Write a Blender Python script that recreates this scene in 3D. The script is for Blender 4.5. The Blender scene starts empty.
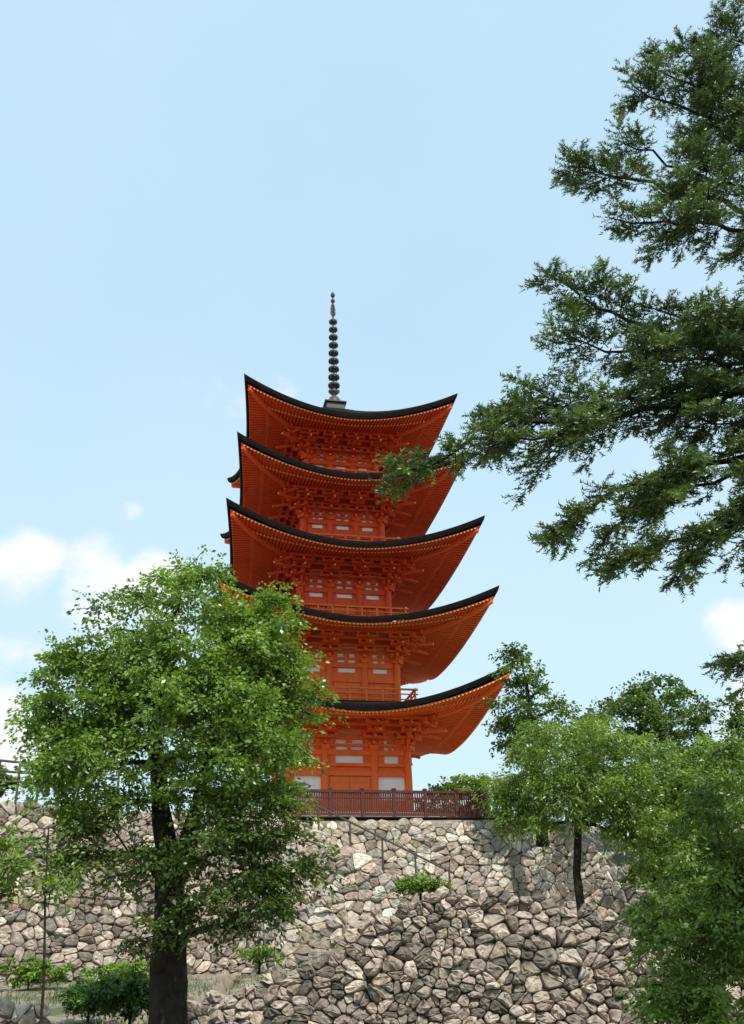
import bpy, math, random
import numpy as np
from mathutils import Vector, Matrix
random.seed(7)
scene=bpy.context.scene
COL=scene.collection
rad=math.radians

# ------------------------------------------------------------------ helpers
def link(o,parent=None):
    COL.objects.link(o)
    if parent is not None: o.parent=parent
    return o
def empty(name,loc=(0,0,0),rz=0,parent=None,**props):
    o=bpy.data.objects.new(name,None); o.location=loc; o.rotation_euler=(0,0,rz); o.empty_display_size=.3
    link(o,parent)
    for k,v in props.items(): o[k]=v
    return o
class MB:
    def __init__(s): s.v=[];s.f=[];s.m=[];s.c=[]
    def add(s,vs,fs,mi=0,col=None):
        b=len(s.v); s.v.extend([tuple(p) for p in vs])
        for i,f in enumerate(fs):
            s.f.append(tuple(b+j for j in f)); s.m.append(mi if isinstance(mi,int) else mi[i]); s.c.append(col or (1,1,1))
    def box(s,c,d,rz=0,mi=0,rx=0,M=None):
        hx,hy,hz=d[0]/2,d[1]/2,d[2]/2
        vs=[Vector((x,y,z)) for x in(-hx,hx) for y in(-hy,hy) for z in(-hz,hz)]
        R=Matrix.Rotation(rz,3,'Z')@Matrix.Rotation(rx,3,'X')
        vs=[R@p+Vector(c) for p in vs]
        if M is not None: vs=[M@p for p in vs]
        s.add(vs,[(0,1,3,2),(4,6,7,5),(0,4,5,1),(2,3,7,6),(0,2,6,4),(1,5,7,3)],mi)
    def prism(s,p,q,wv,h,mi=0,endmi=None):
        p=Vector(p);q=Vector(q);wv=Vector(wv);d=Vector((0,0,-h))
        vs=[p-wv,p+wv,p+wv+d,p-wv+d,q-wv,q+wv,q+wv+d,q-wv+d]
        e=mi if endmi is None else endmi
        s.add(vs,[(0,1,2,3),(4,7,6,5),(0,4,5,1),(1,5,6,2),(2,6,7,3),(3,7,4,0)],[mi,e,mi,mi,mi,mi])
    def tube(s,pts,rads,n=8,mi=0,col=None,wob=0,rng=None,cap=True):
        pts=[Vector(p) for p in pts]; b=len(s.v); k=len(pts)
        for i,p in enumerate(pts):
            t=(pts[min(i+1,k-1)]-pts[max(i-1,0)])
            if t.length<1e-6: t=Vector((0,0,1))
            t.normalize()
            a=t.cross(Vector((0,1,0)) if abs(t.y)<.9 else Vector((1,0,0))); a.normalize(); c=t.cross(a)
            for j in range(n):
                an=2*math.pi*j/n
                r=rads[i]*(1+(wob*math.sin(an*3+i*.7)+wob*.7*math.sin(an*5-i*1.1) if wob else 0))
                s.v.append(tuple(p+a*(math.cos(an)*r)+c*(math.sin(an)*r)))
        for i in range(k-1):
            for j in range(n):
                s.f.append((b+i*n+j,b+i*n+(j+1)%n,b+(i+1)*n+(j+1)%n,b+(i+1)*n+j)); s.m.append(mi); s.c.append(col or (1,1,1))
        if cap:
            s.f.append(tuple(b+j for j in range(n))[::-1]); s.m.append(mi); s.c.append(col or (1,1,1))
            s.f.append(tuple(b+(k-1)*n+j for j in range(n))); s.m.append(mi); s.c.append(col or (1,1,1))
    def revolve(s,prof,n=20,mi=0,c=(0,0)):
        b=len(s.v);k=len(prof)
        for r,z in prof:
            for j in range(n):
                an=2*math.pi*j/n; s.v.append((c[0]+r*math.cos(an),c[1]+r*math.sin(an),z))
        for i in range(k-1):
            for j in range(n):
                s.f.append((b+i*n+j,b+i*n+(j+1)%n,b+(i+1)*n+(j+1)%n,b+(i+1)*n+j)); s.m.append(mi); s.c.append((1,1,1))
    def build(s,name,mats,parent=None,smooth=False,col=False,bevel=0,**props):
        me=bpy.data.meshes.new(name); me.from_pydata(s.v,[],s.f)
        for m in mats: me.materials.append(m)
        me.polygons.foreach_set('material_index',s.m)
        if smooth: me.polygons.foreach_set('use_smooth',[True]*len(s.f))
        if col:
            a=me.attributes.new('col','FLOAT_COLOR','FACE')
            arr=np.ones((len(s.f),4),np.float32); arr[:,:3]=np.array(s.c,np.float32); a.data.foreach_set('color',arr.ravel())
        me.update()
        o=bpy.data.objects.new(name,me); link(o,parent)
        if bevel:
            bm=o.modifiers.new('b','BEVEL'); bm.width=bevel; bm.segments=1; bm.limit_method='ANGLE'
        for k,v in props.items(): o[k]=v
        return o

def newmat(name):
    m=bpy.data.materials.new(name); m.use_nodes=True; nt=m.node_tree
    for n in list(nt.nodes): nt.nodes.remove(n)
    return m,nt
def mixc(nt,fac,a,b,mode='MIX'):
    n=nt.nodes.new('ShaderNodeMix'); n.data_type='RGBA'; n.blend_type=mode
    for sock,val in ((n.inputs[0],fac),(n.inputs[6],a),(n.inputs[7],b)):
        if hasattr(val,'links') : nt.links.new(val,sock)
        else: sock.default_value=val if not isinstance(val,tuple) else (*val[:3],1)
    return n.outputs[2]
def noise(nt,scale,detail=6,rough=.6,coord='Object',dist=0):
    tc=nt.nodes.new('ShaderNodeTexCoord'); n=nt.nodes.new('ShaderNodeTexNoise')
    n.inputs['Scale'].default_value=scale;n.inputs['Detail'].default_value=detail;n.inputs['Roughness'].default_value=rough;n.inputs['Distortion'].default_value=dist
    nt.links.new(tc.outputs[coord],n.inputs['Vector']); return n.outputs['Fac']
def ramp(nt,fac,stops):
    r=nt.nodes.new('ShaderNodeValToRGB'); nt.links.new(fac,r.inputs[0])
    e=r.color_ramp.elements
    while len(e)<len(stops): e.new(.5)
    for el,(p,c) in zip(e,stops): el.position=p; el.color=(*c,1) if isinstance(c,tuple) else (c,c,c,1)
    return r.outputs[0]
def surf(name,color,rough=.7,var=.25,scale=6,bump=.0,bscale=30,attr=False,spec=.3,dirt=None):
    m,nt=newmat(name)
    b=nt.nodes.new('ShaderNodeBsdfPrincipled'); o=nt.nodes.new('ShaderNodeOutputMaterial'); nt.links.new(b.outputs[0],o.inputs[0])
    n=noise(nt,scale)
    f=ramp(nt,n,[(.3,1-var),(.7,1+var*.6)])
    base=color
    if attr:
        a=nt.nodes.new('ShaderNodeAttribute'); a.attribute_name='col'; base=a.outputs['Color']
    c=mixc(nt,1.0,base,f,'MULTIPLY')
    if dirt:
        n2=noise(nt,dirt[1],8,.7); c=mixc(nt,ramp(nt,n2,[(dirt[2],0.0),(dirt[2]+.12,dirt[3])]),c,dirt[0])
    nt.links.new(c,b.inputs['Base Color']); b.inputs['Roughness'].default_value=rough; b.inputs['Specular IOR Level'].default_value=spec
    if bump:
        bp=nt.nodes.new('ShaderNodeBump'); bp.inputs['Strength'].default_value=bump; bp.inputs['Distance'].default_value=.05
        nt.links.new(noise(nt,bscale,8,.65),bp.inputs['Height']); nt.links.new(bp.outputs[0],b.inputs['Normal'])
    return m
def leafmat(name,trans=.3,tint=(1.3,1.25,.5)):
    m,nt=newmat(name)
    a=nt.nodes.new('ShaderNodeAttribute'); a.attribute_name='col'
    d=nt.nodes.new('ShaderNodeBsdfDiffuse'); t=nt.nodes.new('ShaderNodeBsdfTranslucent'); g=nt.nodes.new('ShaderNodeBsdfGlossy'); g.inputs['Roughness'].default_value=.4
    nt.links.new(a.outputs['Color'],d.inputs[0])
    nt.links.new(mixc(nt,1.0,a.outputs['Color'],tint,'MULTIPLY'),t.inputs[0])
    x=nt.nodes.new('ShaderNodeMixShader'); x.inputs[0].default_value=trans; nt.links.new(d.outputs[0],x.inputs[1]); nt.links.new(t.outputs[0],x.inputs[2])
    y=nt.nodes.new('ShaderNodeMixShader'); y.inputs[0].default_value=.05; nt.links.new(x.outputs[0],y.inputs[1]); nt.links.new(g.outputs[0],y.inputs[2])
    o=nt.nodes.new('ShaderNodeOutputMaterial'); nt.links.new(y.outputs[0],o.inputs[0]); return m

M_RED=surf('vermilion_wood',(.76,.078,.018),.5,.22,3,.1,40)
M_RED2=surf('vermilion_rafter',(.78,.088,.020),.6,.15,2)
M_RED_LIT=surf('bounce_lit_vermilion_wood',(.88,.145,.020),.5,.15,3,.1,40)  # same paint, brightened to imitate light bounced up from the ground
M_RED2_LIT=surf('bounce_lit_vermilion_rafter',(.90,.165,.022),.6,.12,2)  # rafter copy, ground bounce painted into the colour
M_DOOR=surf('door_orange',(.86,.17,.025),.5,.1,4)
M_WHITE=surf('white_plaster',(.90,.89,.87),.9,.05,3)
M_YEL=surf('yellow_end',(.82,.55,.20),.6,.1,5)
M_ROOF=surf('cypress_bark',(.014,.012,.012),.95,.4,8,.6,60,spec=.1)
M_BRONZE=surf('dark_bronze',(.065,.06,.058),.5,.4,10,.2,50)
M_DRED=surf('weathered_red',(.085,.022,.018),.7,.3,6,.2,40)
M_STONE=surf('field_stone',(.3,.28,.25),.9,.5,6,1.0,11,attr=True,spec=.12,dirt=((.09,.08,.055),5,.57,.55))
M_PAVE=surf('granite',(.42,.40,.37),.9,.2,4,.3,30)
M_BARK=surf('tree_bark',(.040,.032,.025),.95,.5,7,1.0,14,spec=.1)
M_METAL=surf('grey_metal',(.07,.06,.05),.5,.2,8)
M_LEAF=leafmat('leaf',.42,(1.4,1.3,.5))
M_NEEDLE=leafmat('needle',.18,(1.2,1.2,.6))

# ------------------------------------------------------------------ world, sun, camera
SUN_EL=rad(54); SUN_AZ=rad(24)
sd=Vector((math.sin(SUN_AZ)*math.cos(SUN_EL),-math.cos(SUN_AZ)*math.cos(SUN_EL),math.sin(SUN_EL)))
sl=bpy.data.lights.new('sun','SUN'); sl.energy=5.0; sl.angle=rad(.5); sl.color=(1,.94,.85)
so=bpy.data.objects.new('sun',sl); so.rotation_euler=sd.to_track_quat('Z','Y').to_euler(); so.location=(10,-20,40); link(so)
w=bpy.data.worlds.new('World'); scene.world=w; w.use_nodes=True; nt=w.node_tree
bg=nt.nodes['Background']; bg.inputs[1].default_value=.1
sky=nt.nodes.new('ShaderNodeTexSky'); sky.sky_type='NISHITA'; sky.sun_disc=False; sky.sun_elevation=SUN_EL; sky.sun_rotation=math.atan2(sd.x,sd.y)
sky.air_density=1.0; sky.dust_density=2.0
haze=mixc(nt,.88,sky.outputs[0],(5.7,8.4,10.5))
tc=nt.nodes.new('ShaderNodeTexCoord')
nz=nt.nodes.new('ShaderNodeTexNoise'); nz.inputs['Scale'].default_value=9; nz.inputs['Detail'].default_value=10; nz.inputs['Roughness'].default_value=.55
mp=nt.nodes.new('ShaderNodeMapping'); mp.inputs['Scale'].default_value=(1,1,1.5); nt.links.new(tc.outputs['Generated'],mp.inputs[0]); nt.links.new(mp.outputs[0],nz.inputs['Vector'])
def near(d,r0,r1):
    d=Vector(d).normalized(); v=nt.nodes.new('ShaderNodeVectorMath'); v.operation='DISTANCE'; nt.links.new(tc.outputs['Generated'],v.inputs[0]); v.inputs[1].default_value=d
    mr=nt.nodes.new('ShaderNodeMapRange'); mr.interpolation_type='SMOOTHSTEP'; mr.inputs[1].default_value=r0; mr.inputs[2].default_value=r1; mr.inputs[3].default_value=1; mr.inputs[4].default_value=0
    nt.links.new(v.outputs['Value'],mr.inputs[0]); return mr.outputs[0]
def mth(op,a,b):
    n=nt.nodes.new('ShaderNodeMath'); n.operation=op
    for i,x in enumerate((a,b)):
        if hasattr(x,'links'): nt.links.new(x,n.inputs[i])
        else: n.inputs[i].default_value=x
    return n.outputs[0]
reg=None
for d,r0,r1,a in (((-.30,1,.400),.01,.10,.44),((-.25,1,.405),.01,.08,.42),((-.375,1,.44),.01,.07,.40),((-.34,1,.35),.01,.08,.32),((-.265,1,.505),.0,.03,.27),((-.40,1,.25),.02,.12,.36),((.37,1,.345),.01,.06,.36),((.40,1,.25),.02,.09,.40),((-.36,1,.18),.03,.25,.2),((.4,1,.18),.03,.25,.2),((-.9,.6,.35),.1,.5,.22),((.9,.4,.3),.1,.5,.22)):
    x=mth('MULTIPLY',near(d,r0,r1),a); reg=x if reg is None else mth('MAXIMUM',reg,x)
cl=mth('ADD',nz.outputs['Fac'],reg)
mr=nt.nodes.new('ShaderNodeMapRange'); mr.interpolation_type='SMOOTHSTEP'; mr.inputs[1].default_value=.67; mr.inputs[2].default_value=.91; mr.inputs[4].default_value=.97; nt.links.new(cl,mr.inputs[0])
nz2=nt.nodes.new('ShaderNodeTexNoise'); nz2.inputs['Scale'].default_value=1.6; nz2.inputs['Detail'].default_value=5; nt.links.new(mp.outputs[0],nz2.inputs['Vector'])
thin=ramp(nt,nz2.outputs['Fac'],[(.35,0.0),(.75,.40)])
c1=mixc(nt,thin,haze,(7.8,9.0,10.4))
sx=nt.nodes.new('ShaderNodeSeparateXYZ'); nt.links.new(tc.outputs['Generated'],sx.inputs[0])
hz=ramp(nt,sx.outputs[2],[(.0,.9),(.6,.0)]); c1=mixc(nt,hz,c1,(7.4,9.9,10.5))
c2=mixc(nt,mr.outputs[0],c1,(10.4,10.4,10.6))
nt.links.new(c2,bg.inputs[0])

cd=bpy.data.cameras.new('camera'); cam=bpy.data.objects.new('camera',cd); link(cam); scene.camera=cam
cd.sensor_fit='VERTICAL'; cd.sensor_height=36; cd.lens=36*1000/1024; cd.clip_end=5000
cam.matrix_world=Matrix.Translation((0,0,1.6))@Matrix.Rotation(math.pi/2+rad(26.5),4,'X')@Matrix.Rotation(rad(-1.8),4,'Z')
scene.view_settings.view_transform='Standard'; scene.view_settings.look='None'; scene.view_settings.exposure=0

# ------------------------------------------------------------------ terrain
UX=[-40,-16,-11.7,-3,4.5,6.5,8,12,40]; UY=[22,27.5,31,34.5,36,34.3,32.5,31,28]; UT=[7.8,7.8,7.8,7.55,7.6,6.6,4.7,4.2,4.2]
def upY(x): return np.interp(x,UX,UY)
def upT(x): return np.interp(x,UX,UT)
LX=[-4.2,-3.6,-2.6,-1.65,-.9,.9,2.7,4.2,5.1,8]; LT=[1.75,1.95,2.3,2.65,3.0,3.78,3.66,3.3,2.9,2.8]
def loT(x): return np.interp(x,LX,LT)
MX=[-3.4,-2.4,2.0,3.6,4.6]; MT=[6.75,6.7,4.3,3.7,3.5]; MYx=[-3.4,4.6]; MYy=[31.9,30.3]
def hgt(x,y):
    left=np.clip(.108*(y-8),0,2.7)
    wl=1/(1+np.exp((x+4.3)*2.5))
    front=left*wl+.15*(1-wl)*np.clip((y-8)/8,0,1)
    back=np.maximum(loT(x)-.22+np.clip(y-21.6,0,20)*.03,left)
    s=np.clip((y-21.45)/.3,0,1)
    inl=np.clip((x+4.6)/.5,0,1)
    h=front*(1-s*inl)+back*s*inl
    h=np.where((inl<=0),left,h)
    my=np.interp(x,MYx,MYy); s2=np.clip((y-my-.75)/.25,0,1)*((x>-3.3)&(x<4.6))
    h=h*(1-s2)+np.maximum(h,np.interp(x,MX,MT)-.22)*s2
    off=y-upY(x)-1.0; s3=np.clip(off/.3,0,1)
    top=np.minimum(7.75,upT(x)-.30+.5*np.clip(off,0,50))
    return h*(1-s3)+top*s3
xs=np.concatenate([np.array([-900,-400,-200,-100,-60,-40,-30,-24,-20]),np.arange(-17,13.01,.25),np.array([14,16,19,24,30,45,80,200,400,900])])
ys=np.concatenate([np.array([-900,-300,-100,-40,-15,-5,0,3,6]),np.arange(8,40.01,.25),np.array([42,45,50,60,80,120,250,500,1500])])
X,Y=np.meshgrid(xs,ys); Z=hgt(X,Y)
rs=np.random.RandomState(3)
msk=(X>-17)&(X<13)&(Y>8)&(Y<35.5); Z=Z+np.where(msk,rs.normal(0,.03,Z.shape),0)
nx,ny=len(xs),len(ys)
vv=np.stack([X.ravel(),Y.ravel(),Z.ravel()],1)
idx=np.arange(nx*ny).reshape(ny,nx)
ff=np.stack([idx[:-1,:-1],idx[:-1,1:],idx[1:,1:],idx[1:,:-1]],-1).reshape(-1,4)
me=bpy.data.meshes.new('ground'); me.from_pydata(vv.tolist(),[],ff.tolist()); me.polygons.foreach_set('use_smooth',[True]*len(ff))
m,nt2=newmat('ground_soil'); b=nt2.nodes.new('ShaderNodeBsdfPrincipled'); oo=nt2.nodes.new('ShaderNodeOutputMaterial'); nt2.links.new(b.outputs[0],oo.inputs[0])
soil=mixc(nt2,ramp(nt2,noise(nt2,3,10,.7),[(.35,0.0),(.65,1.0)]),(.17,.14,.10),(.34,.30,.23))
gr=mixc(nt2,ramp(nt2,noise(nt2,.6,8,.7),[(.50,0.0),(.60,.8)]),soil,(.06,.09,.025))
nt2.links.new(gr,b.inputs['Base Color']); b.inputs['Roughness'].default_value=.95
bp=nt2.nodes.new('ShaderNodeBump'); bp.inputs['Strength'].default_value=.8; bp.inputs['Distance'].default_value=.08; nt2.links.new(noise(nt2,9,10,.75),bp.inputs['Height']); nt2.links.new(bp.outputs[0],b.inputs['Normal'])
me.materials.append(m); go=bpy.data.objects.new('ground',me); link(go); go['kind']='structure'

# ------------------------------------------------------------------ masonry
def clip(poly,mx,my,nx_,ny_):
    out=[];n=len(poly)
    for i in range(n):
        a=poly[i];b=poly[(i+1)%n]
        da=(a[0]-mx)*nx_+(a[1]-my)*ny_; db=(b[0]-mx)*nx_+(b[1]-my)*ny_
        if da<=0: out.append(a)
        if (da<0<db) or (db<0<da):
            t=da/(da-db); out.append((a[0]+(b[0]-a[0])*t,a[1]+(b[1]-a[1])*t))
    return out
def masonry(name,path,z0,zb,zt,sx,sz,batter,seed,pal,bulge,rg=1.0,**props):
    rng=random.Random(seed)
    P=[Vector((p[0],p[1],0)) for p in path]; L=[0]
    for i in range(len(P)-1): L.append(L[-1]+(P[i+1]-P[i]).length)
    nrm=[]
    for i in range(len(P)-1):
        d=(P[i+1]-P[i]).normalized(); nrm.append(Vector((d.y,-d.x,0)))
    vn=[nrm[0]]+[(nrm[i-1]+nrm[i]).normalized() for i in range(1,len(nrm))]+[nrm[-1]]
    def at(u,v,d):
        u_=min(max(u,0),L[-1]-1e-6); i=0
        while u_>L[i+1]: i+=1
        t=(u_-L[i])/(L[i+1]-L[i]); p=P[i].lerp(P[i+1],t); p=p+(P[i+1]-P[i]).normalized()*(u-u_)
        n=vn[i].lerp(vn[i+1],t)
        q=p-n*(batter*(v-z0))+n*(d+.05*math.sin(u*2.1+v*1.7)*math.sin(v*2.3-u*.8))
        return (q.x,q.y,v+d*.15)
    def px(u):
        u_=min(max(u,0),L[-1]-1e-6); i=0
        while u_>L[i+1]: i+=1
        t=(u_-L[i])/(L[i+1]-L[i]); return P[i].lerp(P[i+1],t).x
    zmin=min(zb(px(u)) for u in np.linspace(0,L[-1],40)); zmax=max(zt(px(u)) for u in np.linspace(0,L[-1],40))
    seeds=[];v=zmin-sz;r=0
    while v<zmax+2*sz:
        u=-sx*1.5+(r%2)*sx*.5
        while u<L[-1]+sx*1.5:
            big=.5+.5*math.sin(u*.9+v*1.3)*math.sin(v*1.1-u*.5)
            if rng.random()>.06+.34*big: seeds.append((u+rng.uniform(-.55,.55)*sx,v+rng.uniform(-.5,.5)*sz+.2*sz*math.sin(u*1.7)))
            u+=sx*rng.uniform(.5,1.4)
        v+=sz; r+=1
    cell=max(sx,sz); grid={}
    for i,s in enumerate(seeds): grid.setdefault((int(s[0]//cell),int(s[1]//cell)),[]).append(i)
    mb=MB()
    AX=sx/sz*.8
    for i,(su,sv) in enumerate(seeds):
        if su<0 or su>L[-1]: continue
        x=px(su)
        if sv>zt(x)-.3*sz+rng.uniform(-.7,.5)*sz or sv<zb(x)-sz: continue
        R=1.35*cell
        poly=[(su-R,(sv-R*.6)*AX),(su+R,(sv-R*.6)*AX),(su+R,(sv+R*.6)*AX),(su-R,(sv+R*.6)*AX)]
        gx,gy=int(su//cell),int(sv//cell)
        for a in range(gx-3,gx+4):
            for b_ in range(gy-2,gy+3):
                for j in grid.get((a,b_),()):
                    if j==i: continue
                    q=seeds[j]; dx,dy=q[0]-su,(q[1]-sv)*AX
                    if dx*dx+dy*dy>9*cell*cell: continue
                    poly=clip(poly,(q[0]+su)/2,(q[1]+sv)/2*AX,dx,dy)
                    if len(poly)<3: break
        if len(poly)<3: continue
        poly=[(p[0],p[1]/AX) for p in poly]
        cx=sum(p[0] for p in poly)/len(poly); cy=sum(p[1] for p in poly)/len(poly)
        pp=[];n=len(poly)
        for k in range(n):
            a=poly[k];c=poly[(k+1)%n]; le=math.hypot(a[0]-c[0],a[1]-c[1])
            if le<.08*cell: continue
            q1=rng.uniform(.10,.32);q2=rng.uniform(.10,.32)
            pp.append((a[0]*(1-q1)+c[0]*q1,a[1]*(1-q1)+c[1]*q1)); pp.append((a[0]*q2+c[0]*(1-q2),a[1]*q2+c[1]*(1-q2)))
        n=len(pp)
        if n<5: continue
        size=sum(math.hypot(p[0]-cx,p[1]-cy) for p in pp)/n
        if size<.03: continue
        bl=bulge*rng.uniform(.5,1.6)*min(1.3,size/(.4*cell)); tu,tv=rng.uniform(-.45,.45)*rg,rng.uniform(-.35,.35)*rg; off=rng.uniform(-.10,.09)*cell*rg
        s0=min(.985,1-.003/size)
        rings=[(s0,-.06),(s0*.985,bl*.30),(.87,bl*.85),(.48,bl*1.05)]
        ku,kv=rng.uniform(-.25,.25)*size,rng.uniform(-.25,.25)*size
        vs=[]
        for ri,(sc,d) in enumerate(rings):
            for (pu,pv) in pp:
                j=(.09 if ri>1 else .04)*rg
                uu=(pu-cx)*sc*rng.uniform(1-j,1+j*.5); v2=(pv-cy)*sc*rng.uniform(1-j,1+j*.5)
                if ri==3: uu+=ku; v2+=kv
                dd=d+off+(uu*tu+v2*tv if d>0 else 0)+ (rng.uniform(-.28,.28)*bl if d>0 else 0)
                vs.append(at(cx+uu,cy+v2,dd))
        vs.append(at(cx+ku,cy+kv,bl*1.1+off))
        fs=[]
        for q in range(3):
            for k in range(n): fs.append((q*n+k,q*n+(k+1)%n,(q+1)*n+(k+1)%n,(q+1)*n+k))
        for k in range(n): fs.append((3*n+k,3*n+(k+1)%n,4*n))
        c=pal[int(rng.random()*len(pal))]; g=rng.uniform(.7,1.25); c=tuple(min(.66,x*g) for x in c)
        mb.add(vs,fs,0,c)
    us=np.linspace(0,L[-1],80)
    for k in range(79):
        a,b_=us[k],us[k+1]; xa,xb=px(a),px(b_)
        mb.add([at(a,zb(xa)-.6,-.05),at(b_,zb(xb)-.6,-.05),at(b_,zt(xb)-.30,-.05),at(a,zt(xa)-.30,-.05)],[(0,1,2,3)],0,(.13,.11,.085))
        mb.add([at(a,zt(xa)-.30,-.05),at(b_,zt(xb)-.30,-.05),at(b_,zt(xb)-.26,-.8),at(a,zt(xa)-.26,-.8)],[(0,1,2,3)],0,(.2,.18,.14))
    return mb.build(name,[M_STONE],None,col=True,**props)
PAL_UP=[(.56,.485,.385),(.50,.43,.35),(.46,.38,.30),(.58,.51,.42),(.41,.33,.25),(.52,.41,.33),(.42,.38,.33),(.60,.54,.45),(.33,.28,.22)]
PAL_LO=[(.42,.35,.285),(.35,.295,.245),(.46,.365,.295),(.27,.23,.195),(.52,.44,.365),(.37,.305,.24),(.22,.19,.16),(.54,.47,.40),(.18,.155,.13),(.47,.38,.325)]
PAL_LF=[(.46,.39,.32),(.39,.335,.28),(.48,.385,.31),(.32,.275,.23),(.54,.46,.38),(.40,.33,.26),(.25,.21,.175),(.30,.22,.17)]
allp=[(a,b) for a,b in zip(UX,UY) if -17<a<13]
masonry('stone_wall',allp[:3],2.5,lambda x:2.2,lambda x:float(upT(x)),.36,.21,.13,11,PAL_LF,.07,.8,
    label='tall brown grey stone retaining wall beside the railing',category='stone wall')
masonry('stone_wall',allp[2:],2.5,lambda x:2.3,lambda x:float(upT(x)),.37,.24,.13,41,PAL_UP,.05,.6,
    label='tall pale stone retaining wall below the pagoda terrace',category='stone wall')
masonry('stone_wall',[(-4.0,33.2),(-3.4,31.9),(4.6,30.3)],2.8,lambda x:2.4,lambda x:float(np.interp(x,MX,MT)),.36,.22,.22,12,PAL_UP[1:]+PAL_LF[:3],.06,.8,
    label='sloping stone wall carrying the ramp with a handrail',category='stone wall')
masonry('stone_wall',[(-4.6,21.8),(-4.3,20.9),(0,20.4),(4,20.5),(8.5,21)],0,lambda x:0,lambda x:float(loT(x)),.26,.15,.20,13,PAL_LO,.08,.85,
    label='rough dry stone wall of brown and grey boulders',category='stone wall')
masonry('stone_wall',[(-9,17.9),(-5.5,16.9),(-5.1,17.2)],.5,lambda x:.6,lambda x:float(np.interp(x,[-9,-5.5,-5.1],[2.15,1.92,1.8])),.28,.17,.15,18,PAL_LF,.08,
    label='low rubble stone wall edging the path',category='stone wall')
masonry('stone_wall',[(-6.2,23.2),(-4.9,22.6),(-4.4,23.0)],.5,lambda x:1.2,lambda x:float(np.interp(x,[-6.2,-4.4],[1.95,2.25])),.28,.15,.15,19,PAL_LF,.08,
    label='short rubble stone step wall on the bank',category='stone wall')

# ------------------------------------------------------------------ pagoda
PZ=7.8; PC=(-1.70,41.79); PA=rad(12.5)
pag=empty('pagoda',(PC[0],PC[1],PZ),PA,label='vermilion five storey wooden pagoda with dark curved roofs',category='pagoda')
tb=MB(); c_,s_n=math.cos(PA),math.sin(PA)
def loc2w(a,b_): return (PC[0]+a*c_-b_*s_n,PC[1]+a*s_n+b_*c_,7.80)
gv=[];NA,NB=12,14
for j in range(NB+1):
    for i in range(NA+1): gv.append(loc2w(-9+14.4*i/NA,-5.25+19*j/NB))
tb.add(gv,[(j*(NA+1)+i,j*(NA+1)+i+1,(j+1)*(NA+1)+i+1,(j+1)*(NA+1)+i) for j in range(NB) for i in range(NA)])
to=tb.build('terrace',[surf('bounce_gravel',(.55,.51,.44),.95,.2,8,.3,60,spec=.1)],None); to['kind']='structure'  # unseen gravel sheet, added to bounce light up onto the pagoda

W=[5.94,5.66,5.40,5.04,4.82]; TIP=[5.80,9.02,12.28,15.60,18.68]
E=[4.06,7.64,10.98,14.34,17.46]; BW=[2.35,2.1,1.9,1.75,1.6]; CB=[.98,.74,.64,.58,.53]
PW=1.9; FL=.105
rotk=[Matrix.Rotation(k*math.pi/2,3,'Z') for k in range(4)]
def lift(m,n,i): 
    w,bw=W[i],BW[i]; u=max(0,min(1,(m-bw)/(w-bw))); return (TIP[i]-E[i])*(min(abs(n),w)/w)**PW*u**1.2
SLP=[.17,.20,.21,.21,.21]
def zun(i,m,n): return E[i]-.27+lift(m,n,i)+(W[i]-m)*SLP[i]
def flare(mb,i):
    w,bw=W[i],BW[i]
    out=[]
    for x,y,z in mb.v:
        m_=max(abs(x),abs(y)); n_=min(abs(x),abs(y))
        if m_>bw:
            t=n_/m_; u=min(1,(m_-bw)/(w-bw)); s=1-FL*(1-t**1.7)*u
            if abs(x)>=abs(y): x*=s
            else: y*=s
        out.append((x,y,z))
    mb.v=out
def bracket_mesh(lat):
    b=MB()
    b.box((0,-.02,.09),(.34,.34,.18))
    for k in range(4):
        p=k*.29; z=.27+k*.215
        b.box((0,-p,z),(lat*(1 if k%2 else .72),.09,.10))
        b.box((0,-(p+.1)/2+.05,z+.003),(.10,p+.30,.095))
        b.box((0,-p-.205,z+.003),(.06,.008,.05),mi=1)
        l2=lat*(1 if k%2 else .72)
        for x in (-l2/2+.07,0,l2/2-.07): b.box((x,-p,z+.10),(.13,.13,.09))
    b.box((0,-.95,.62),(.09,.9,.11),rx=rad(12)); b.box((0,-1.405,.525),(.06,.012,.06),mi=1,rx=rad(12))
    return b
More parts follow.
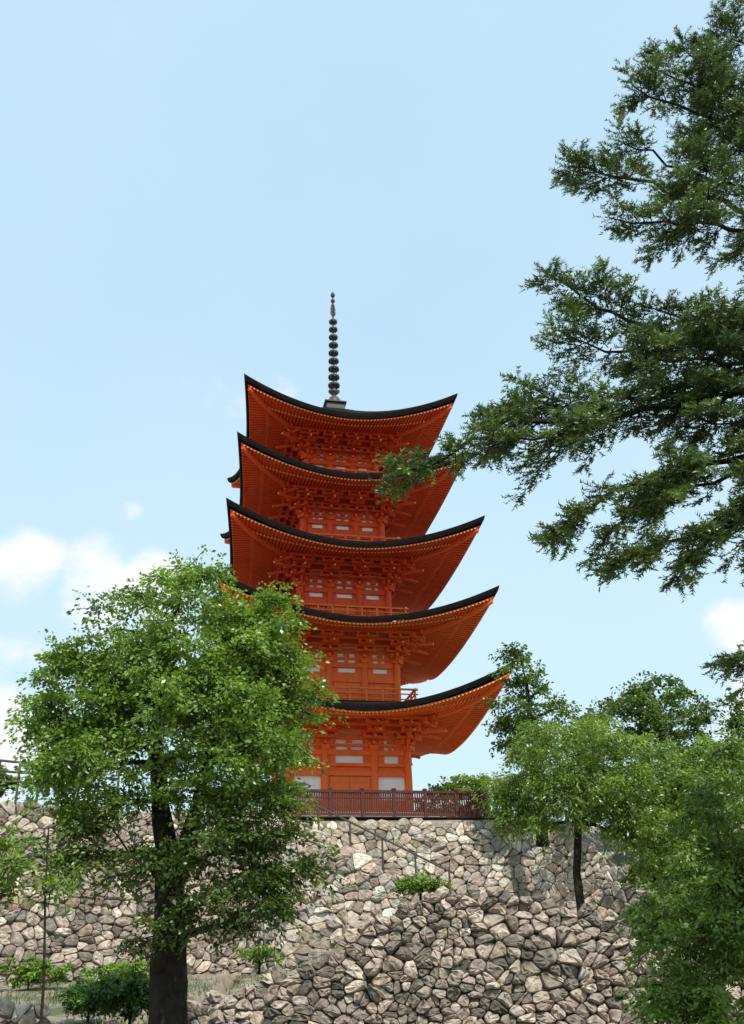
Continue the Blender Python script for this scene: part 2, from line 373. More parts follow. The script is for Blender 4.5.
for i in range(5):
    RW,RR=(M_RED_LIT,M_RED2_LIT) if i<2 else (M_RED,M_RED2)  # lower two storeys take the reds with painted bounce light
    w,bw,e,cb=W[i],BW[i],E[i],CB[i]; DIP=TIP[i]-E[i]
    ct=zun(i,bw+.9,0)-.12-1.10
    f=.55 if i==0 else E[i-1]+.78
    body=empty('storey',(0,0,0),0,pag)
    mb=MB(); top=zun(i,bw,0)
    mb.box((0,0,(f+top)/2),(2*bw-.16,2*bw-.16,top-f))
    mb.build('wall',[M_WHITE],body)
    bm_=MB()
    levels=[(f+.06,.14,.06),(ct-.10,.20,.08)]
    if i==0: levels+= [(f+1.55,.16,.10),(f+1.9,.12,.08)]
    else: levels+= [(ct-.62,.40,.06)]
    for R in rotk:
        for (z,h,pr) in levels: bm_.box((0,-bw+.08-pr*.5,z),(2*bw-.3,pr+.16,h),M=R)
        bm_.box((0,-bw+.02,ct+.52),(2*bw+.8,.10,.20),M=R)
        bm_.box((0,-bw+.02,ct+.20),(2*bw+.5,.10,.10),M=R)
        bm_.box((0,-bw+.02,ct+.98),(2*bw+.8,.10,.48),M=R)
        bm_.box((0,-bw-.87,ct+1.12),(2*(bw+.87)+.6,.12,.13),M=R)
        bm_.box((0,-bw-.58,ct+.90),(2*(bw+.58)+.4,.09,.09),M=R)
        bm_.box((0,-bw-.29,ct+.69),(2*(bw+.29)+.3,.08,.08),M=R)
        if i==0: bm_.box((0,-bw+.06,f+1.74),(2*bw-.3,.06,.38),M=R)
        for x in (-cb,cb,-bw+.1,bw-.1):
            ww_=.86 if i==0 else .74 if i==1 else .60
            bm_.box((x,-bw+.045,ct-.25),(ww_ if abs(x)<bw-.2 else .56,.05,.5),M=R)
            bm_.box((x,-bw+.045,ct+.35),(ww_,.05,.8),M=R)
        for x in (0,(cb+bw)/2,-(cb+bw)/2):
            bm_.box((x,-bw+.02,ct+.1),(.12,.10,.16),M=R); bm_.box((x,-bw+.015,ct+.36),(.22,.10,.12),M=R)
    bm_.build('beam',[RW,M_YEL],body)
    cm=MB(); cm.revolve([(.15,f),(.16,(f+ct)/2),(.14,ct)],14)
    first=None
    for k,R in enumerate(rotk):
        for x in (-bw,-cb,cb):
            p=R@Vector((x,-bw,0))
            if first is None: first=cm.build('column',[RW],body,smooth=True); o=first
            else: o=first.copy(); COL.objects.link(o); o.parent=body
            o.location=p
    for k in range(4):
        R=rotk[k]; d=MB(); zt_=f+1.45 if i==0 else ct-.80; h=max(.2,zt_-f-.13); zc=f+.13+h/2
        cw=cb-.17
        for s in (-1,1):
            d.box((s*cw/2,-bw+.05,zc),(cw-.02,.08,h),M=R)
            for zz in ((-.45,0,.45) if i==0 else (0,)): d.box((s*cw/2,-bw+.005,zc+zz),(cw-.1,.03,.07),M=R,mi=1)
        d.build('door',[M_DOOR,RW],body)
        ww=bw-cb-.32
        for s in (-1,1):
            xc=s*(cb+bw)/2
            if i==0:
                q=MB(); q.box((xc,-bw+.045,f+.35),(ww,.07,.42),M=R); q.build('window_sill',[RW],body)
            else:
                q=MB(); q.box((xc,-bw+.07,zc),(ww,.04,h),M=R)
                for c in range(5): q.box((xc-ww/2+ww*(c+.5)/5,-bw+.04,zc),(.05,.05,h-.05),M=R,mi=1)
                q.build('window',[RW,M_DOOR],body)
    lat=min(.95,(bw-cb)*.84); bmx=bracket_mesh(lat); first=None
    for k,R in enumerate(rotk):
        for x in (-bw,-cb,cb,bw):
            if abs(x)==bw:
                if x>0: continue
                rz=k*math.pi/2-math.pi/4; sc=1.30
            else: rz=k*math.pi/2; sc=1
            p=R@Vector((x,-bw,ct))
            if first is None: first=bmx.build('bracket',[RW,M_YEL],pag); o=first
            else: o=first.copy(); COL.objects.link(o); o.parent=pag
            o.location=p; o.rotation_euler=(0,0,rz); o.scale=(1,sc,1)
            if abs(x)==bw:
                for rr in (k*math.pi/2,(k-1)*math.pi/2):
                    o=first.copy(); COL.objects.link(o); o.parent=pag; o.location=p+Vector((0,0,.004)); o.rotation_euler=(0,0,rr); o.scale=(.995,.99,1)
    # --- roof
    rf=MB(); NT,NM=36,10
    last=(i==4); mi_=.45 if last else BW[i+1]+.66; zi=20.15 if last else e+.88
    ts=[-1+2*t/NT for t in range(NT+1)]
    def sgrid(fn,ms,mat,flip=False):
        for R in rotk:
            vs=[];fs=[]
            for m_ in ms:
                for t in ts: vs.append(R@Vector((t*m_,-m_,fn(m_,t*m_,t))))
            for a in range(len(ms)-1):
                for c in range(NT):
                    q=(a*(NT+1)+c,a*(NT+1)+c+1,(a+1)*(NT+1)+c+1,(a+1)*(NT+1)+c); fs.append(q if not flip else q[::-1])
            rf.add(vs,fs,mat)
    def ztop(m_,n,t):
        p=(w-m_)/(w-mi_); return e+(zi-e)*(.5*p+.5*p*p)+DIP*abs(t)**PW*max(0,1-p)**1.3
    sgrid(ztop,[mi_+(w-mi_)*k/NM for k in range(NM+1)],0)
    for R in rotk:
        vs=[]
        for t in ts:
            l=DIP*abs(t)**PW; th=.23+.05*abs(t)**3
            vs+= [R@Vector((t*w,-w,e+l)),R@Vector((t*(w-.03),-(w-.03),e+l-th*.5)),R@Vector((t*(w-.09),-(w-.09),e+l-th)),R@Vector((t*(w-.36),-(w-.36),e+l-th+.06))]
        fs=[]
        for c in range(NT):
            for r in range(3): fs.append((c*4+r,c*4+r+1,(c+1)*4+r+1,(c+1)*4+r))
        rf.add(vs,fs,0)
    flare(rf,i)
    roof=rf.build('roof',[M_ROOF],pag,smooth=False)
    rf=MB(); SE=.20
    sgrid(lambda m_,n,t:zun(i,m_,n),[bw-.05+(w-SE-bw+.05)*k/6 for k in range(7)],0,True)
    for R in rotk:
        for (mm,zo,hh,ww_) in ((w-SE-.03,0,.05,.03),(w-1.22,-.02,.07,.04)):
            for c in range(20):
                n0=-1+2*c/20;n1=-1+2*(c+1)/20
                rf.prism(R@Vector((n0*mm,-mm,zun(i,mm,n0*mm)+zo)),R@Vector((n1*mm,-mm,zun(i,mm,n1*mm)+zo)),R@Vector((0,ww_,0)),hh)
        pr=None
        for c in range(9):
            m_=bw+(w-.26-bw)*c/8; p=R@Vector((-m_,-m_,zun(i,m_,m_)-.02))
            if pr is not None: rf.prism(pr,p,R@Vector((.06,-.06,0)),.20,0)
            pr=p
    flare(rf,i)
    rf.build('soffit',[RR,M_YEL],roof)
    rf=MB(); step=.15
    for R in rotk:
        nn=-(w-.34)
        while nn<=w-.34:
            mo=w-SE; mi2=max(w-1.3,abs(nn)+.06)
            if mi2<mo-.05:
                rf.prism(R@Vector((nn,-mo,zun(i,mo,nn)-.02)),R@Vector((nn,-mi2,zun(i,mi2,nn)-.0)),R@Vector((.034,0,0)),.045,0,0); 
                rf.box((nn,-mo-.004,zun(i,mo,nn)-.05),(.055,.008,.05),M=R,mi=1)
            mo=w-1.12; mi2=max(bw-.05,abs(nn)+.06)
            if mi2<mo-.05:
                rf.prism(R@Vector((nn,-mo,zun(i,mo,nn)-.05)),R@Vector((nn,-mi2,zun(i,mi2,nn)-.03)),R@Vector((.036,0,0)),.05,0,0)
                rf.box((nn,-mo-.004,zun(i,mo,nn)-.085),(.055,.008,.05),M=R,mi=1)
            nn+=step
    flare(rf,i)
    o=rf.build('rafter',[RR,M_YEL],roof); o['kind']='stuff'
    if i>0:
        bb=bw+.66; bl=MB()
        bl.box((0,0,f-.05),(2*bb,2*bb,.11)); bl.box((0,0,f-.2),(2*bb-.3,2*bb-.3,.2))
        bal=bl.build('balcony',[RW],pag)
        rl=MB()
        for R in rotk:
            for z,t_ in ((.62,.07),(.42,.045),(.20,.045)):
                rl.box((0,-bb+.06,f+z),(2*bb+.1,t_,t_),M=R)
                for s in (-1,1): rl.box((s*(bb+.055),-bb+.06,f+z),(.02,t_+.01,t_+.01),M=R,mi=1)
            n_=8
            for q in range(n_):
                x=-bb+.06+(2*bb-.12)*q/n_; rl.box((x,-bb+.06,f+.31),(.07,.07,.62),M=R)
        rl.build('railing',[M_DOOR,M_YEL],bal)
pd=MB(); pd.box((0,0,.15),(6.6,6.6,.5)); pd.box((0,0,.47),(5.9,5.9,.16)); pd.build('podium',[M_PAVE],pag,bevel=.03)
spn=empty('spire',(0,0,0),0,pag)
s_=MB(); s_.box((0,0,20.3),(.9,.9,.36)); s_.box((0,0,20.52),(1.08,1.08,.09)); s_.build('spire_base',[M_BRONZE],spn,bevel=.02)
s_=MB(); s_.revolve([(.38,20.56),(.34,20.8),(.24,20.98),(.12,21.08),(.10,21.15),(.18,21.25),(.29,21.38),(.16,21.40),(.07,21.4),(.06,21.6),(.045,26.9)],20); s_.build('pole',[M_BRONZE],spn,smooth=True)
rgm=MB()
rgm.revolve([(.05,-.02),(.2,-.02),(.26,-.045),(.29,-.05),(.30,0),(.29,.045),(.26,.04),(.2,.015),(.05,.015)],20)
for a in range(8): rgm.box((.27*math.cos(a*math.pi/4),.27*math.sin(a*math.pi/4),-.08),(.035,.035,.06),rz=a*math.pi/4)
fr=None
for k in range(9):
    if fr is None: fr=rgm.build('ring',[M_BRONZE],spn,smooth=False); o=fr
    else: o=fr.copy(); COL.objects.link(o); o.parent=spn
    sc=1.0-.035*k; o.location=(0,0,21.75+.49*k); o.scale=(sc,sc,1)
fl=MB()
for a in range(4):
    R=Matrix.Rotation(a*math.pi/2+.3,3,'Z'); prof=[(.05,26.0),(.12,26.1),(.16,26.25),(.12,26.36),(.15,26.48),(.10,26.6),(.11,26.7),(.04,26.85)]
    vs=[R@Vector((r,d,z)) for d in(-.015,.015) for r,z in prof]+[R@Vector((0,d,z)) for d in (-.015,.015) for r,z in prof]
    n=8; fs=[]
    for q in range(n-1): fs+= [(q,q+1,2*n+q+1,2*n+q),(n+q+1,n+q,3*n+q,3*n+q+1),(q,n+q,n+q+1,q+1)]
    fl.add(vs,fs)
fl.revolve([(.02,26.85),(.09,26.93),(.115,27.01),(.09,27.09),(.03,27.15),(.03,27.22),(.10,27.3),(.12,27.4),(.07,27.52),(0.005,27.62)],12)
fl.build('finial',[M_BRONZE],spn)

fen=empty('wooden_fence',(PC[0],PC[1],7.80),PA,label='weathered red wooden balustrade around the pagoda terrace',category='fence')
hb=4.72; fb=MB()
for R in rotk:
    for z,hh,dd in ((.97,.09,.12),(.74,.06,.06),(.16,.10,.07)): fb.box((0,-hb,z),(2*hb+.1,dd,hh),M=R)
    x=-hb+.07
    while x<hb: fb.box((x,-hb,.52),(.05,.04,.8),M=R); x+=.085
fb.build('railing',[M_DRED],fen)
pm=MB(); pm.box((0,0,.52),(.12,.12,1.04)); pm.box((0,0,1.06),(.15,.15,.05)); first=None
for R in rotk:
    for q in range(8):
        p=R@Vector((-hb+2*hb*q/8,-hb,0))
        if first is None: first=pm.build('post',[M_DRED],fen); o=first
        else: o=first.copy(); COL.objects.link(o); o.parent=fen
        o.location=p

def rail(name,pts,h,n,rails,label,r=.028):
    base=empty(name,(pts[0][0],pts[0][1],pts[0][2]),0,None,label=label,category='handrail')
    P=[Vector(p)-Vector(pts[0]) for p in pts]; mb=MB()
    for z in rails: mb.tube([p+Vector((0,0,z)) for p in P],[r]*len(P),6)
    mb.build('rail',[M_METAL],base); first=None
    tot=sum((P[i+1]-P[i]).length for i in range(len(P)-1))
    for q in range(n+1):
        d=tot*q/n; i=0
        while i<len(P)-2 and d>(P[i+1]-P[i]).length: d-=(P[i+1]-P[i]).length; i+=1
        p=P[i].lerp(P[i+1],min(1,d/(P[i+1]-P[i]).length))
        if first is None: pm=MB(); pm.tube([(0,0,-.35),(0,0,h)],[r,r],6); first=pm.build('post',[M_METAL],base); o=first
        else: o=first.copy(); COL.objects.link(o); o.parent=base
        o.location=p
rail('handrail',[(-3.1,33.1,6.7),(-2.4,33.0,6.65),(2.0,32.1,4.25)],1.1,5,(1.08,),'thin grey metal handrail following the sloping ramp',.032)
rail('handrail',[(-16.,28.7,7.7),(-11.7,31.9,7.7),(-8.6,33.2,7.65)],1.35,14,(1.32,1.0,.7),'dark metal railing along the top of the stone wall',.04)

# ------------------------------------------------------------------ foliage
def mesh_quads(name,V,C,mat,parent,k=4,**props):
    n=len(V); me=bpy.data.meshes.new(name)
    me.vertices.add(n*k); me.vertices.foreach_set('co',V.reshape(-1).astype(np.float32))
    me.loops.add(n*k); me.loops.foreach_set('vertex_index',np.arange(n*k,dtype=np.int32))
    me.polygons.add(n); me.polygons.foreach_set('loop_start',np.arange(0,n*k,k,dtype=np.int32)); me.polygons.foreach_set('loop_total',np.full(n,k,dtype=np.int32))
    a=me.attributes.new('col','FLOAT_COLOR','FACE'); arr=np.ones((n,4),np.float32); arr[:,:3]=C; a.data.foreach_set('color',arr.ravel())
    me.materials.append(mat); me.update(); me.validate()
    o=bpy.data.objects.new(name,me); link(o,parent)
    for q,v in props.items(): o[q]=v
    return o
def nrmz(a): return a/np.maximum(np.linalg.norm(a,axis=-1,keepdims=True),1e-9)
def leaves(P,D,size,aspect,rng,flat=.55):
    n=len(P)
    up=np.array([0,0,1.0])
    nn=nrmz(rng.normal(0,1,(n,3))*(1-flat)+up*flat)
    D=nrmz(D+rng.normal(0,.5,(n,3))); S=nrmz(np.cross(nn,D)); s=(size*rng.uniform(.6,1.25,n))[:,None]
    a=P; b=P+D*s*.5+S*s*aspect*.5; c=P+D*s; d=P+D*s*.5-S*s*aspect*.5
    c=c-up*s*.12
    return np.stack([a,b,c,d],1)
def clumps(centers,cr,nl,rng,droop=.15,ntw=10):
    PP=[];DD=[];CI=[];TW=[]
    for ci,(c,r) in enumerate(zip(centers,cr)):
        dirs=nrmz(rng.normal(0,1,(ntw,3))*np.array([1,1,.55])+np.array([0,0,.12]))
        per=max(3,nl//ntw)
        for d in dirs:
            L=r*rng.uniform(.5,1.3); t=rng.uniform(.08,1,per)
            p=c+d*(t*L)[:,None]; p[:,2]-=droop*L*t**2*1.5
            side=nrmz(np.cross(d,[0,0,1])+1e-6); sg=rng.choice([-1,1],per)
            p=p+side*(sg*rng.uniform(0,.22,per)*r)[:,None]+rng.normal(0,.06*r,(per,3))
            PP.append(p); DD.append(np.tile(d,(per,1))+side*sg[:,None]*.9-np.array([0,0,droop])); CI.append(np.full(per,ci))
            TW.append((c,c+d*L*.9-np.array([0,0,droop*L])))
    return np.concatenate(PP),np.concatenate(DD),np.concatenate(CI),TW
def tree(name,trunk,ells,ncl,cr,nl,lsize,pal,seed,label,category='tree',aspect=.6,flat=.45,droop=.15,mat=None,shell=.5,limb_r=.3,twigs=True,extra=None,lz=.28):
    rng=np.random.RandomState(seed); R=random.Random(seed)
    base=trunk[0][0]; root=empty(name,base,0,None,label=label,category=category); b0=np.array(base)
    vol=np.array([e[1][0]*e[1][1]*e[1][2] for e in ells])**.75; vol/=vol.sum()
    cen=[];crr=[];dk=[]
    for e,v in zip(ells,vol):
        k=max(3,int(round(ncl*v)))
        for _ in range(k):
            d=rng.normal(0,1,3); d/=np.linalg.norm(d); rr=rng.uniform(shell,1.0)**.8
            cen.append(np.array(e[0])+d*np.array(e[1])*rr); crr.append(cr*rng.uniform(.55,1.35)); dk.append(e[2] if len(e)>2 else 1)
    cen=np.array(cen); dk=np.array(dk)[:,None]
    P,D,CI,TW=clumps(cen,crr,nl,rng,droop)
    Q=leaves(P,D,lsize,aspect,rng,flat)-b0
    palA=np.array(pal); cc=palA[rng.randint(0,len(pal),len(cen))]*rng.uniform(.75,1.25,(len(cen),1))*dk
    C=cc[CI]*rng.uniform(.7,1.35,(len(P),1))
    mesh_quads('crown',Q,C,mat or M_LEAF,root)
    mb=MB()
    def stem(tk):
        pts=[Vector(p)-Vector(base) for p,_ in tk]; rr=[r for _,r in tk]; sp=[];sr=[]
        for i in range(len(pts)-1):
            for q in range(4):
                t=q/4; p=pts[i].lerp(pts[i+1],t); sp.append(p+Vector((R.uniform(-1,1),R.uniform(-1,1),0))*rr[i]*.10); sr.append((rr[i]*(1-t)+rr[i+1]*t)*R.uniform(.95,1.05))
        sp.append(pts[-1]);sr.append(rr[-1]); mb.tube(sp,sr,14,wob=.08); return sp,sr
    sp,sr=stem(trunk)
    for ex in (extra or []):
        a,b_=stem(ex); sp=sp+a; sr=sr+b_
    zmin=base[2]+ (trunk[-1][0][2]-base[2])*lz
    nodes=[(np.array(p),r) for p,r in zip(sp,sr) if p.z+base[2]>zmin]
    NP=[n_[0] for n_ in nodes]; NR=[min(n_[1],limb_r*n_[1]/.3+.01) for n_ in nodes]; NL=[0.0]*len(NP)
    tp=np.array(NP); cl_=cen-b0
    order=np.argsort([np.min(np.linalg.norm(tp-c,axis=1)) for c in cl_])
    for oi in order:
        c=cl_[oi]; A=np.array(NP); dv=c-A; dist=np.linalg.norm(dv,axis=1)
        cost=dist+.25*np.array(NL)+.9*np.maximum(0,-dv[:,2])+.25*np.maximum(0,.4*dist-dv[:,2])
        j=int(np.argmin(cost)); p=A[j]; L=dist[j]; r0=min(NR[j]*.72,.012+.035*L+limb_r*.06); 
        mid=p+(c-p)*.5+np.array([R.uniform(-.14,.14)*L,R.uniform(-.14,.14)*L,.14*L])
        q=[]
        for t in (0,.25,.5,.75,1): q.append((1-t)**2*p+2*t*(1-t)*mid+t*t*c)
        rr=[r0*(1-.6*t) for t in (0,.25,.5,.75,1)]
        mb.tube([Vector(x) for x in q],rr,6,cap=False)
        for x,r in list(zip(q,rr))[1:]:
            NP.append(x); NR.append(r); NL.append(NL[j]+L)
    if twigs:
        for a,b_ in TW[::3]:
            a=Vector(a)-Vector(base);b_=Vector(b_)-Vector(base); mb.tube([a,b_],[.008,.004],3,cap=False)
    mb.build('trunk',[M_BARK],root,smooth=True)
    return root
G_MID=[(.16,.27,.045),(.18,.30,.055),(.13,.22,.038),(.20,.32,.062)]
G_DARK=[(.07,.135,.032),(.085,.155,.036),(.06,.11,.028),(.11,.19,.045)]
G_LIGHT=[(.18,.285,.055),(.21,.315,.065),(.15,.245,.048),(.17,.265,.052)]
tree('tree',[((-3.12,16,.4),.30),((-3.14,16,1.4),.275),((-3.2,16,2.6),.255),((-3.24,16,3.5),.21),((-3.45,16,4.6),.14),((-3.6,16,5.8),.09),((-3.6,16,7.2),.05)],
 [((-3.2,16,7.2),(1.65,1.8,1.40)),((-4.8,16,6.3),(1.05,1.4,.95)),((-1.85,15.8,6.15),(1.0,1.4,1.15)),((-1.95,15.8,7.3),(.7,1.0,.6)),((-3.3,15.7,5.8),(1.9,1.8,.8)),((-1.85,15.5,5.05),(1.0,1.2,.5)),((-4.6,15.8,5.2),(1.1,1.2,.6)),
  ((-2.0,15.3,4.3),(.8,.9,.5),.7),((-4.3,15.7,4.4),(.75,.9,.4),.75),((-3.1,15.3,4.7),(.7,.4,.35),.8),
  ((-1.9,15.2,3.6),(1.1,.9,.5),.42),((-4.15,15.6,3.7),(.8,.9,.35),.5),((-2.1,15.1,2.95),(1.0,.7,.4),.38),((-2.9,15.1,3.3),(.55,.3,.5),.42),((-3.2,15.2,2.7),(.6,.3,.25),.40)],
 440,.48,265,.078,G_MID,5,'broad leafy green tree with a thick dark trunk before the wall',shell=.42,droop=.22,
 extra=[[((-3.2,16,3.2),.16),((-2.95,16,4.2),.12),((-2.7,15.9,5.3),.09),((-2.5,15.9,6.6),.05)]])
tree('tree',[((4.95,27,3.4),.12),((4.93,27,4.6),.10),((5.1,27,5.8),.09),((5.3,27,7.2),.06)],
 [((5.4,27,7.7),(2.3,2.0,.9)),((4.0,26.8,6.7),(1.2,1.3,.7)),((6.7,26.8,6.5),(1.5,1.4,.8)),((5.6,26.5,6.6),(2.3,1.3,.6)),((7.1,26,5.4),(1.2,1,1.0)),((3.5,26.8,6.0),(.5,.8,.5)),((6.4,26.5,5.6),(1.0,1,.5)),((4.3,26.5,5.9),(.9,.8,.4))],
 280,.50,220,.10,G_LIGHT,6,'small pale green spreading tree standing behind the lower wall',droop=.5,aspect=.42,flat=.35,lz=.62,shell=.45)
tree('tree',[((5.3,34.6,6.3),.22),((5.3,34.6,9),.15),((5.3,34.6,12),.05)],
 [((5.2,34.6,12.2),(.7,1.0,1.2)),((5.4,34.6,10.4),(1.4,1.5,1.4))],50,.55,190,.13,G_DARK+G_MID[2:3],8,'slender dark green tree beside the pagoda terrace',shell=.3)
tree('tree',[((9.2,35,5.6),.3),((9.2,35,8),.2),((9.3,35,11.5),.07)],
 [((9.4,35,10.8),(2.2,2,1.3)),((7.8,35,10.2),(1.3,1.5,1.1)),((11.4,35,10.0),(1.8,1.5,1.2)),((9,34.5,8.2),(3,2,1.6)),((12,34.5,7.8),(2.5,2,2))],210,.65,200,.14,G_DARK+G_MID[2:3],9,'leafy green tree on the slope beside the terrace')
tree('tree',[((9.0,26,2.9),.14),((9.0,26,4.5),.10),((8.9,26,6.6),.06)],
 [((8.8,26,6.4),(1.6,1.3,1.3)),((8.0,25.6,4.8),(1.4,1.1,1.3)),((9.8,26,4.6),(1.5,1.3,1.5))],140,.5,210,.11,G_MID,33,'light green leafy tree on the slope above the lower wall',droop=.4,aspect=.45,flat=.35)
tree('shrub',[((4.4,46,7.7),.12),((4.4,46,9),.08),((4.4,46,10.5),.04)],
 [((4.4,46,9.9),(2.4,1.2,1.5)),((2.6,46.5,9.4),(1.2,1,1.2))],60,.6,170,.16,G_MID,10,'round green shrub behind the pagoda terrace','shrub')
tree('tree',[((5.9,15,.1),.18),((5.8,15,2),.13),((5.7,15,4),.07)],
 [((5.3,15,3.9),(1.2,1.4,1.2),.7),((4.75,14.6,2.8),(1.2,1.2,1.1),.95),((6.2,15,2.6),(1.6,1.4,1.8),.85),((3.95,14.4,2.4),(.8,.9,.8)),((4.6,14.2,1.5),(1.3,.9,.8),.95),((3.85,14.2,1.4),(.8,.7,.6))],
 350,.42,225,.074,G_MID+G_LIGHT,14,'bushy green tree overhanging the lower stone wall',droop=.4,flat=.35,aspect=.48,shell=.35)
for sx_,sd_,h_ in ((-4.0,15,3.8),(-4.75,25,3.6)):
    tree('sapling',[((sx_,13,.4),.020),((sx_-.05,13,2),.016),((sx_-.15,13,3.0),.012),((sx_-.2,13,h_),.008)],
     [((sx_-.45,13,h_-.5),(.65,.6,.45))],22,.28,90,.070,G_LIGHT,sd_,'thin sapling with sparse pale leaves','tree')
def bush(c,r,n,nl,ls,pal,seed,label):
    z=c[2]-r[2]
    tree('shrub',[((c[0],c[1],z-.15),.03),((c[0],c[1],c[2]),.015)],[(c,r)],n,.16,nl,ls,pal,seed,label,'shrub',shell=.1,flat=.6)
IVY=[(.07,.15,.035),(.08,.17,.04),(.055,.12,.03)]
bush((-4.75,20.6,2.0),(.95,.45,.38),130,90,.075,IVY,16,'dense dark green ivy patch at the wall foot')
bush((-5.9,22.0,2.0),(.7,.4,.3),60,80,.075,IVY,30,'dense dark green ivy patch at the wall foot')
bush((.75,21.9,3.9),(.6,.4,.16),34,80,.07,G_LIGHT,17,'bright green bush on top of the lower wall')
bush((-2.5,21.6,2.65),(.4,.3,.2),14,80,.07,G_LIGHT,18,'bright green bush on top of the lower wall')
bush((-12.9,32.8,8.5),(1.2,.9,.6),50,120,.14,G_DARK,19,'dark green bush behind the railing on the wall top')
bush((2.7,21.7,3.5),(.4,.3,.12),9,60,.07,G_MID,20,'low green weeds on top of the lower wall')
bush((-9.6,29.5,2.8),(1.2,.4,.35),50,90,.09,G_MID,22,'scrubby undergrowth at the foot of the tall wall')
bush((-6.4,27,2.6),(1.1,.5,.4),55,80,.09,G_MID,23,'scrubby undergrowth at the foot of the tall wall')
bush((3.2,32.0,4.2),(.6,.4,.2),14,80,.10,G_MID,24,'low green weeds growing beside the ramp')
bush((-.8,33.0,5.75),(.35,.3,.12),9,60,.09,G_MID,31,'low green weeds growing beside the ramp')
bush((8.3,31,5.0),(1.3,.8,.6),70,90,.12,G_MID,28,'leafy shrub covering the end of the stone wall')

rng=np.random.RandomState(21); n=30000
gx=rng.uniform(-14,9,n); gy=rng.uniform(9,33,n); dens=np.sin(gx*1.3+1)*np.cos(gy*.9)+np.sin(gx*.5-gy*.7)
k=dens>.1; gx=gx[k];gy=gy[k]; gz=hgt(gx,gy)
P=np.stack([gx,gy,gz-.02],1); D=nrmz(np.stack([rng.normal(0,.35,len(gx)),rng.normal(0,.35,len(gx)),np.ones(len(gx))],1)); s=rng.uniform(.06,.22,len(gx))[:,None]
S=nrmz(np.cross(D,rng.normal(0,1,D.shape)))*.014
V=np.stack([P-S,P+S,P+D*s],1)
mesh_quads('grass',V,np.array([(.10,.15,.035)])*rng.uniform(.6,1.5,(len(gx),1)),M_LEAF,None,3,kind='stuff')

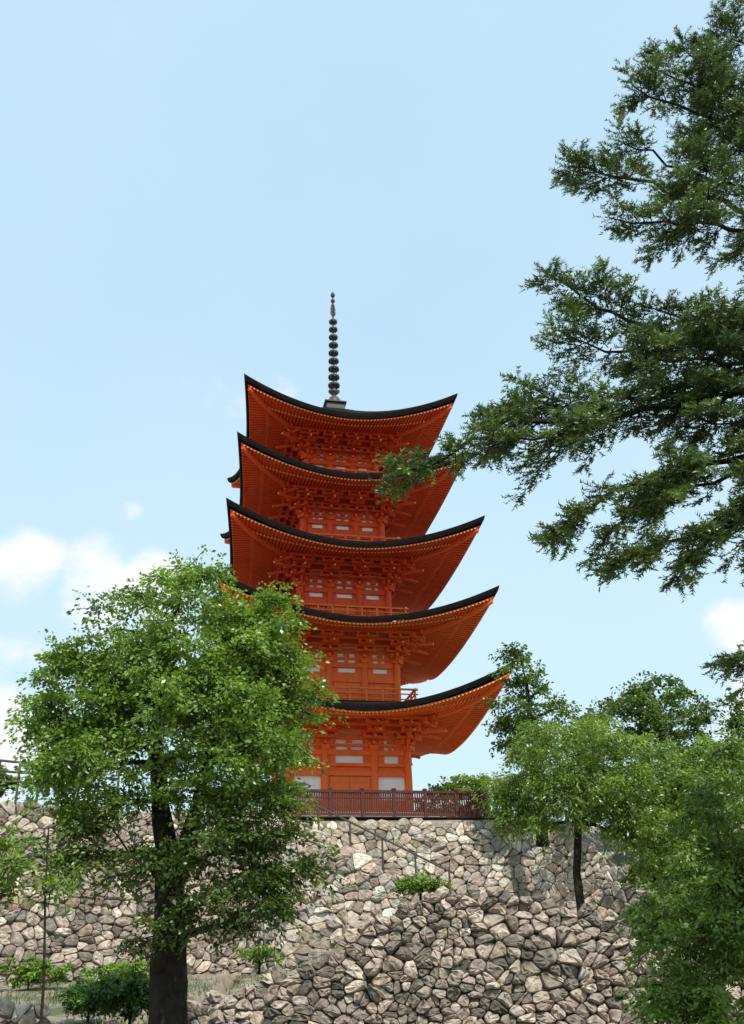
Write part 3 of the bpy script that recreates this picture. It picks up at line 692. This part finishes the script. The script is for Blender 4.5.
# ------------------------------------------------------------------ conifer with needle tufts
def conifer(seed):
    rng=np.random.RandomState(seed); R=random.Random(seed)
    base=Vector((6.6,10.2,0)); root=empty('pine_tree',base,0,None,label='tall dark green conifer with long drooping needle branches',category='tree')
    mb=MB(); tw=[]
    tr=[(6.6,10.2,-.2),(6.5,10.1,4),(6.5,10.1,8),(6.4,10.0,12),(6.3,10,16)]
    mb.tube([Vector(p)-base for p in tr],[.42,.34,.27,.17,.05],14,wob=.05)
    prim=[
     [(6.5,10,8.0),(5.2,9.8,7.6),(4.0,9.6,7.75),(2.6,9.5,7.40),(1.6,9.3,7.22),(.9,9.4,6.95),(.32,9.3,6.7)],
     [(4.0,9.6,7.75),(2.9,9.8,7.85),(1.45,9.9,7.80)],
     [(2.6,9.5,7.40),(1.9,9.2,7.0),(1.25,9.0,6.85)],
     [(6.5,10,8.2),(4.8,9.7,8.1),(3.6,9.6,8.5),(2.8,9.5,8.95),(2.15,9.4,9.3)],
     [(3.6,9.6,8.5),(2.9,9.6,8.40),(2.35,9.6,8.55)],
     [(5.0,9.7,8.0),(4.0,9.4,8.0),(2.9,9.2,8.1)],
     [(6.5,10,8.7),(5.0,9.9,8.75),(3.9,9.7,8.8),(3.3,9.6,8.95)],
     [(5.4,9.9,7.6),(4.4,9.5,7.3),(3.5,9.3,7.25)],
     [(6.4,10,10.6),(4.8,9.8,10.7),(3.6,9.6,10.95),(2.65,9.5,11.2)],
     [(6.4,10,10.35),(4.8,9.8,10.35),(3.9,9.6,10.25),(3.1,9.5,10.3)],
     [(6.4,10,10.8),(5.0,9.9,11.1),(4.2,9.7,11.3),(3.4,9.6,11.65)],
     [(6.4,10,11.4),(5.2,9.9,12.0),(4.5,9.8,12.45),(3.75,9.7,12.8)],
     [(6.4,10,11.8),(5.2,9.7,12.4),(4.4,9.7,12.95),(4.0,9.7,13.25)],
     [(6.4,10,12.2),(5.5,9.9,12.8),(5.0,9.9,13.3),(4.6,9.8,13.7)],
     [(6.4,10,13.0),(5.7,9.9,13.6),(5.2,9.9,14.2)],
     [(6.4,10,11.9),(5.5,9.7,12.2),(4.8,9.5,12.6)],
     [(6.4,10,11.3),(5.4,9.9,11.6),(4.4,9.8,11.95)],
     [(6.5,10,7.2),(4.8,9.7,7.2),(3.6,9.5,6.8),(2.6,9.4,6.45),(1.85,9.4,5.98)],
     [(3.6,9.5,6.8),(2.9,9.4,6.3),(2.4,9.4,5.95)],
     [(6.5,10,6.6),(4.8,9.7,6.6),(3.5,9.5,6.05),(2.45,9.4,5.6)],
     [(4.6,9.7,6.5),(3.8,9.6,6.1),(3.2,9.6,5.65)],
     [(6.5,10,6.3),(5.0,9.7,6.2),(4.3,9.5,5.9),(3.9,9.4,5.6)],
     [(6.5,10,7.4),(5.0,10.3,7.2),(3.6,10.5,7.0),(3.0,10.6,6.8)],
     [(6.5,10,8.5),(5.2,9.4,8.4),(4.2,9.1,8.3),(3.6,8.8,8.2)],
     [(6.5,10,4.9),(5.0,9.8,4.9),(4.1,9.6,4.75),(3.45,9.5,4.6)],
     [(6.5,10,6.9),(5.3,9.3,6.8),(4.3,8.9,6.5),(3.7,8.6,6.3)],
    ]
    for pi_,pl in enumerate(prim):
        P=[Vector(p) for p in pl]; 
        seg=[(P[i+1]-P[i]).length for i in range(len(P)-1)]; tot=sum(seg)
        def samp(d):
            i=0
            while i<len(P)-2 and d>seg[i]: d-=seg[i]; i+=1
            return P[i].lerp(P[i+1],min(1,d/seg[i])),(P[i+1]-P[i]).normalized()
        n=max(6,int(tot/.22)); pts=[]
        for q in range(n+1):
            p,_=samp(tot*q/n); pts.append(p+Vector((R.uniform(-1,1),R.uniform(-1,1),R.uniform(-1,1)))*.055)
        r0=.018+.009*tot
        mb.tube([p-base for p in pts],[r0*(1-.88*q/n)+.003 for q in range(n+1)],6,cap=False)
        d=tot*.08; sgn=1; ph=R.uniform(0,6)
        while d<tot:
            fr=d/tot; p,t=samp(d); sgn=-sgn
            side=t.cross(Vector((0,0,1))).normalized()*sgn
            wv_=math.sin(d*5.2+ph)
            bun=.55+.62*max(0,wv_)*R.uniform(.7,1.2)
            if wv_<-.1 and fr<.85 and R.random()<.5: d+=.09; continue
            L=(.50*(1-fr)**.5+.25)*R.uniform(.6,1.1)*bun
            dirv=(t*R.uniform(.0,1.0)+side*R.uniform(.3,1.2)+Vector((0,0,R.uniform(-.32,.28)))).normalized()
            sp=[p+dirv*(L*k/4)+Vector((0,0,-.12*L*(k/4)**2)) for k in range(5)]
            mb.tube([x-base for x in sp],[.009,.007,.006,.004,.003],4,cap=False)
            dd=.03; s2=1; top=R.random()
            while dd<L:
                k=min(3,int(dd/L*4)); pp=sp[k].lerp(sp[k+1],dd/L*4-k); s2=-s2
                sd2=dirv.cross(Vector((0,0,1))).normalized()*s2
                td=(dirv*R.uniform(.2,1.0)+sd2*R.uniform(.3,.95)+Vector((0,0,R.uniform(-.3,.3)))).normalized()
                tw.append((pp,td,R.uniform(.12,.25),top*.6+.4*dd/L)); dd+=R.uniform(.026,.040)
            for _ in range(4):
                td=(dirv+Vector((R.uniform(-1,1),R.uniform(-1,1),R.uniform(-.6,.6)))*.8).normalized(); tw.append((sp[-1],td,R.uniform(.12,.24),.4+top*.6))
            d+=R.uniform(.032,.06)
        tw.append((pts[-1],(P[-1]-P[-2]).normalized(),.2,1))
    n=len(tw); A=np.array([t[0] for t in tw]);Dv=np.array([t[1] for t in tw]);Ln=np.array([t[2] for t in tw]); TT=np.array([t[3] for t in tw])[:,None]
    NN=18; t=(np.arange(NN)+.5)/NN
    Pb=A[:,None,:]+Dv[:,None,:]*(t[None,:,None]*Ln[:,None,None])
    S=nrmz(np.cross(Dv,[0,0,1.0])); U=nrmz(np.cross(S,Dv))
    ang=rng.uniform(-1.1,1.1,(n,NN)); sg=np.where(np.arange(NN)%2==0,1,-1)[None,:]
    nd=Dv[:,None,:]*.7+S[:,None,:]*(sg*np.cos(ang))[:,:,None]+U[:,None,:]*(np.sin(ang)+.2)[:,:,None]
    nd=nrmz(nd); nl=rng.uniform(.036,.060,(n,NN))[:,:,None]
    wv=nrmz(np.cross(nd,rng.normal(0,1,nd.shape)))*.0095
    V=np.stack([Pb-wv,Pb+wv,Pb+nd*nl],2).reshape(-1,3,3)-np.array(base)
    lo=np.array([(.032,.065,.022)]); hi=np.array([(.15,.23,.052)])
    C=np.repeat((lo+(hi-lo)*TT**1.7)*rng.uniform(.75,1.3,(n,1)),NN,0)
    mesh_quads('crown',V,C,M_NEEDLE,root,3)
    mb.build('trunk',[M_BARK],root,smooth=True)
    return n
conifer(31)
